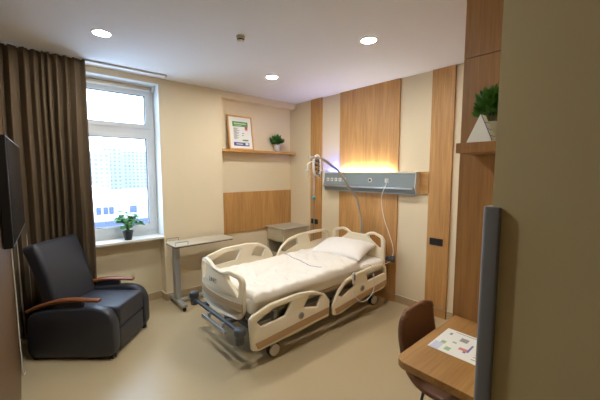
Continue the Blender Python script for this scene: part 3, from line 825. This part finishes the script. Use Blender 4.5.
for x in (-.33, .33):
    for y in (yN+.05, yF-.05):
        b = bmesh.new(); cyl(b, (x, y, 0), (x, y, .045), .022, n=14); obj('foot', b, M['rubber'], ac, local=True)

# ------------------------------------------------------------------ television on the left wall
tv = thing('television', 'flat black television mounted on the left oak cladding', 'television', (-3.44, -1.6, 1.22))
n0, f0 = Vector((-3.436, -2.03, 0)), Vector((-3.388, -1.132, 0)); d = (f0-n0); L = d.length; ta = math.atan2(d.x, d.y)
TT = Matrix.Translation((n0.x, n0.y, 0)) @ Matrix.Rotation(-ta, 4, 'Z')
def tb(*a, **k):
    b = box(*a, **k); bmesh.ops.transform(b, matrix=TT, verts=b.verts[:]); return b
obj('casing', tb(-.040, -.001, 0, L, 1.225, 1.775, bev=.004), M['tvb'], tv)
obj('screen', tb(-.002, .0005, .010, L-.010, 1.24, 1.765), M['screen'], tv)
obj('wall_mount', box(-3.479, -3.46, -1.75, -1.45, 1.40, 1.60), M['dgrey'], tv)
b = bmesh.new(); tube(b, smooth_pts([(-3.468, -1.25, 1.25), (-3.471, -1.10, 1.10), (-3.472, -1.0, .85), (-3.471, -.93, .6), (-3.472, -.92, .35), (-3.470, -.91, .18), (-3.468, -.90, .02), (-3.455, -.86, .006)], 6), .004, 6)
tc_ = tag(obj('television_cable', b, M['white']), 'thin white cable running down the cladding below the television', 'cable')

# ------------------------------------------------------------------ wardrobe side, shelf, desk, corner guard
wd = thing('wardrobe', 'tall oak wardrobe side at the right with a seam', 'wardrobe', (-.75, -3.55, 0))
obj('side_panel', box(-1.50, -1.482, -3.78, -3.33, 0, 2.222), M['closet'], wd)
obj('upper_side_panel', box(-1.50, -1.482, -3.78, -3.33, 2.226, H), M['closet'], wd)
obj('carcass', box(-1.482, -.005, -3.78, -3.35, 0, H), M['closet'], wd)
for x0, x1 in ((-1.475, -.99), (-.985, -.50), (-.495, -.01)):
    dd = obj('door', box(x0, x1, -3.35, -3.332, .06, 2.222, bev=.001), M['closet'], wd)
    b = bmesh.new(); bx(b, x1-.05, x1-.04, -3.332, -3.31, .95, 1.15, bev=.002); obj('handle', b, M['alu'], dd)
tag(obj('wall_shelf', box(-1.73, -1.50, -3.78, -3.40, 1.694, 1.744, bev=.002), M['closet']), 'oak shelf on the wardrobe side above the desk', 'shelf')
# plant on that shelf, tent card in front
pz = 1.744
pp = thing('potted_plant', 'bright green grassy plant in a white planter on the upper right shelf', 'plant', (-1.57, -3.51, pz))
b = bmesh.new(); lathe(b, [(.036, 0), (.046, .10), (.048, .11), (.042, .11), (.04, .10), (.001, .10)], -1.56, -3.50, pz); obj('planter', b, M['white'], pp)
obj('foliage', leaf_ball(-1.565, -3.51, pz+.17, .062, .085, 900, .045, 9, up=.9, xm=-1.504), M['greenx'], pp)
b = bmesh.new()
for k in range(9):
    a = k*.7; tube(b, [(-1.56, -3.50, pz+.09), (-1.56+.05*math.cos(a), -3.50+.05*math.sin(a), pz+.2)], .002, 5)
obj('stem', b, M['stem'], pp)
tcard = thing('tent_card', 'white folded tent card with blue lines in front of the shelf plant', 'card', (-1.68, -3.5, pz))
def quad(b, p, t=.0015):
    P = [Vector(q) for q in p]; n_ = (P[1]-P[0]).cross(P[2]-P[0]).normalized()*t
    A = [b.verts.new(q) for q in P]; B = [b.verts.new(q+n_) for q in P]
    N = len(P)
    b.faces.new(A[::-1]); b.faces.new(B)
    for i in range(N): b.faces.new((A[i], A[(i+1) % N], B[(i+1) % N], B[i]))
x0, x1 = -1.715, -1.630
a0, l0, r0_ = (x0+.02, -3.497, pz+.135), (x0, -3.445, pz+.001), (x0, -3.556, pz+.001)
a1, l1, r1_ = (x1, -3.497, pz+.135), (x1, -3.445, pz+.001), (x1, -3.556, pz+.001)
b = bmesh.new(); quad(b, (a0, a1, l1, l0)); quad(b, (a0, r0_, r1_, a1)); quad(b, (a0, l0, r0_)); bmesh.ops.recalc_face_normals(b, faces=b.faces[:])
obj('folded_sheet', b, M['paper'], tcard)
b = bmesh.new(); off = Vector((-.002, -.003, .001))
tube(b, [Vector(a0)+off, Vector(r0_)+off+Vector((0, 0, .003))], .0018, 5)
for t in (.3, .55, .8):
    p = Vector(a0).lerp(Vector(r0_), t)+off; q = Vector(a1).lerp(Vector(r1_), t)+off; tube(b, [p.lerp(q, .15), p.lerp(q, .9)], .0012, 5)
obj('printed_lines', b, M['pblue'], tcard)

dk = thing('desk', 'oak topped desk with rounded corner at lower right', 'desk', (-1.8, -3.6, 0))
b = bmesh.new(); plate(b, [(-2.16, -3.345), (-1.503, -3.345), (-1.503, -3.78), (-2.16, -3.78)], [], .034, 'XY', .735, bev=.002, r=0)
bm2 = bmesh.new(); b.free()
O = [Vector(p) for p in ((-1.503, -3.345), (-1.503, -3.78), (-2.16, -3.78))]+[Vector((-2.16+.05-.05*math.cos(t), -3.345-.05+.05*math.sin(t))) for t in [PI/2*k/6 for k in range(7)]]
plate(bm2, O, [], .034, 'XY', .734, bev=.002, r=0)
obj('desktop', bm2, M['desk'], dk)
obj('support_panel', box(-2.05, -1.503, -3.78, -3.76, .45, .716), M['desk'], dk)
# leaflet
lf_ = thing('leaflet', 'printed white leaflet with coloured pictures lying on the desk', 'paper', (-1.83, -3.5, .751))
P1, P2, P3 = Vector((-1.945, -3.395, .752)), Vector((-1.695, -3.39, .752)), Vector((-1.945, -3.70, .752))
ux, uy = (P2-P1), (P3-P1)
b = bmesh.new(); quad(b, (P1, P1+uy, P1+ux+uy, P2), .0008); bmesh.ops.recalc_face_normals(b, faces=b.faces[:]); obj('sheet', b, M['paper'], lf_)
LP = {'pgreen': plain('pale_print_green', (160, 190, 150), .7), 'pgrey': plain('pale_print_grey', (150, 152, 152), .7), 'pred': plain('pale_print_red', (214, 140, 130), .7), 'pblue': plain('pale_print_blue', (120, 120, 180), .7), 'plil': plain('pale_print_lilac', (205, 210, 228), .7)}
def lb(lst, nm, mat):
    b = bmesh.new()
    for a, c, a2, c2 in lst:
        p = [P1+ux*s+uy*t+Vector((0, 0, .0012)) for s, t in ((a, c), (a, c2), (a2, c2), (a2, c))]
        quad(b, p, .0003)
    bmesh.ops.recalc_face_normals(b, faces=b.faces[:]); obj(nm, b, mat, lf_)
lb([(.0, .03, .30, .16)], 'pale_picture', LP['plil'])
lb([(.30, .10, .42, .17), (.10, .22, .24, .30), (.46, .24, .52, .30)], 'green_picture', LP['pgreen'])
lb([(.74, .10, .84, .14), (.62, .30, .78, .42), (.66, .60, .80, .80)], 'dark_picture', LP['pgrey'])
lb([(.30, .38, .40, .50)], 'red_text', LP['pred'])
lb([(.24, .46, .30, .50), (.30, .50, .62, .53)], 'blue_text', LP['pblue'])
lb([(.92, .16+.0, .94, .9)]+[(.12+.10*k, .62, .14+.10*k, .82) for k in range(5)]+[(.12+.10*k, .86, .14+.10*k, .97) for k in range(5)], 'small_text', LP['pgrey'])

# corner guard
b = bmesh.new()
plate(b, [(-2.406, -3.808), (-2.406, -3.762), (-2.345, -3.762), (-2.345, -3.782), (-2.39, -3.782), (-2.39, -3.808)], [], 1.50, 'XY', .752, bev=.004, r=.012)
tag(obj('corner_guard', b, M['guard']), 'grey plastic corner guard on the entrance wall edge', 'corner guard')

# brown chair at the desk (local: faces -Y, built in world)
ch = thing('dining_chair', 'brown leatherette shell chair pushed under the desk', 'chair', (-1.70, -3.42, 0))
cxm, half = -1.695, .185
prof = [(-3.185, .812), (-3.188, .78), (-3.195, .70), (-3.225, .58), (-3.27, .49), (-3.34, .445), (-3.45, .435), (-3.56, .445), (-3.64, .445)]
pr = smooth_pts([(0, y, z) for y, z in prof], 5); NP = len(pr)-1; NW = 20
b = bmesh.new(); g = []
for i, p in enumerate(pr):
    t = i/NP; row = []
    wd_ = half*(.86+.14*min(1, (t/.28))**.8) if t < .28 else half*(1 if t < .85 else 1-.12*((t-.85)/.15)**2)
    if t < .05: wd_ *= .97+.03*(t/.05)
    for j in range(NW+1):
        s = 2*j/NW-1
        cup = .03*abs(s)**2.6
        backness = max(0, 1-t/.5)
        row.append(b.verts.new((cxm+s*wd_, p.y-cup*backness*1.0-.0*s, p.z+cup*(1-backness)*.7-.030*s**4*max(0, 1-t/.16)**2)))
    g.append(row)
for i in range(NP):
    for j in range(NW): b.faces.new((g[i][j], g[i][j+1], g[i+1][j+1], g[i+1][j])).smooth = True
sh = obj('shell', b, M['brown'], ch)
m_ = sh.modifiers.new('s', 'SOLIDIFY'); m_.thickness = .028; m_.offset = 0
for sx in (-1, 1):
    for y0, y1 in ((-3.33, -3.28), (-3.56, -3.66)):
        b = bmesh.new(); tube(b, [(cxm+sx*.10, (y0+y1)/2*.5+y0*.5, .43), (cxm+sx*.19, y1, 0.0)], .008, 8); obj('leg', b, M['black'], ch)
b = bmesh.new(); bx(b, cxm-.12, cxm+.12, -3.60, -3.28, .405, .421, bev=.003); obj('seat_bracket', b, M['black'], ch)

# ------------------------------------------------------------------ ceiling fittings
lights = [(-2.85, -1.12, 'round ceiling downlight above the armchair'), (-1.16, -1.075, 'round ceiling downlight nearest the shelf niche'), (-1.17, -2.43, 'round ceiling downlight nearest the wardrobe'), (-2.86, -2.45, 'round ceiling downlight above the left cladding')]
for i, (x, y, lab) in enumerate(lights):
    t = thing('ceiling_light', lab, 'ceiling light', (x, y, H), group='round recessed downlights')
    b = bmesh.new(); lathe(b, [(.058, -.001), (.060, -.007), (.072, -.005), (.074, 0), (.058, 0)], x, y, H, n=36, cap=False); obj('rim', b, M['white'], t)
    b = bmesh.new(); lathe(b, [(.0005, -.0045), (.059, -.0045), (.059, -.001), (.0005, -.001)], x, y, H, n=36); obj('diffuser', b, M['lamp'], t)
sd_ = thing('smoke_detector', 'small round smoke detector in the ceiling centre', 'smoke detector', (-2.0, -1.79, H))
b = bmesh.new(); lathe(b, [(.034, 0), (.034, -.018), (.03, -.024), (.001, -.024)], -2.0, -1.79, H); obj('base', b, M['ns'], sd_)
b = bmesh.new(); lathe(b, [(.028, -.024), (.028, -.034), (.001, -.034)], -2.0, -1.79, H); obj('vent_ring', b, M['dark'], sd_)
b = bmesh.new(); lathe(b, [(.030, -.034), (.025, -.046), (.001, -.048)], -2.0, -1.79, H); obj('cover', b, M['white'], sd_)

# ------------------------------------------------------------------ light from outside
w = bpy.data.worlds.new('sky'); bpy.context.scene.world = w; w.use_nodes = True
bg = w.node_tree.nodes['Background']; bg.inputs[0].default_value = (.66, .80, 1, 1); bg.inputs[1].default_value = 9.5
la = bpy.data.lights.new('window_portal', 'AREA'); la.shape = 'RECTANGLE'; la.size = 1.2; la.size_y = 1.75
la.cycles.is_portal = True
lo = bpy.data.objects.new('window_portal', la); C.objects.link(lo); lo.location = (-2.77, .16, 1.71); lo.rotation_euler = (-PI/2, 0, 0)

# ------------------------------------------------------------------ camera
cam = bpy.data.cameras.new('camera'); co_ = bpy.data.objects.new('camera', cam); C.objects.link(co_)
cam.sensor_width = 36; cam.lens = 315.3/600*36; cam.clip_start = .02; cam.clip_end = 1000
Fv = Vector((.65979647, .74611683, -.0893213)).normalized(); Rv_ = Vector((.749152, -.662398, .00069)).normalized(); Uv = Rv_.cross(Fv)
mm = Matrix((Rv_, Uv, -Fv)).transposed().to_4x4(); mm.translation = (-3.3933, -4.0882, 1.6)
co_.matrix_world = mm
sc = bpy.context.scene; sc.camera = co_
sc.view_settings.view_transform = 'Standard'; sc.view_settings.look = 'None'; sc.view_settings.gamma = 1; sc.view_settings.exposure = .2
sc.view_settings.use_curve_mapping = False
sc.cycles.use_denoising = True; sc.cycles.max_bounces = 10; sc.cycles.diffuse_bounces = 6; sc.cycles.sample_clamp_indirect = 4
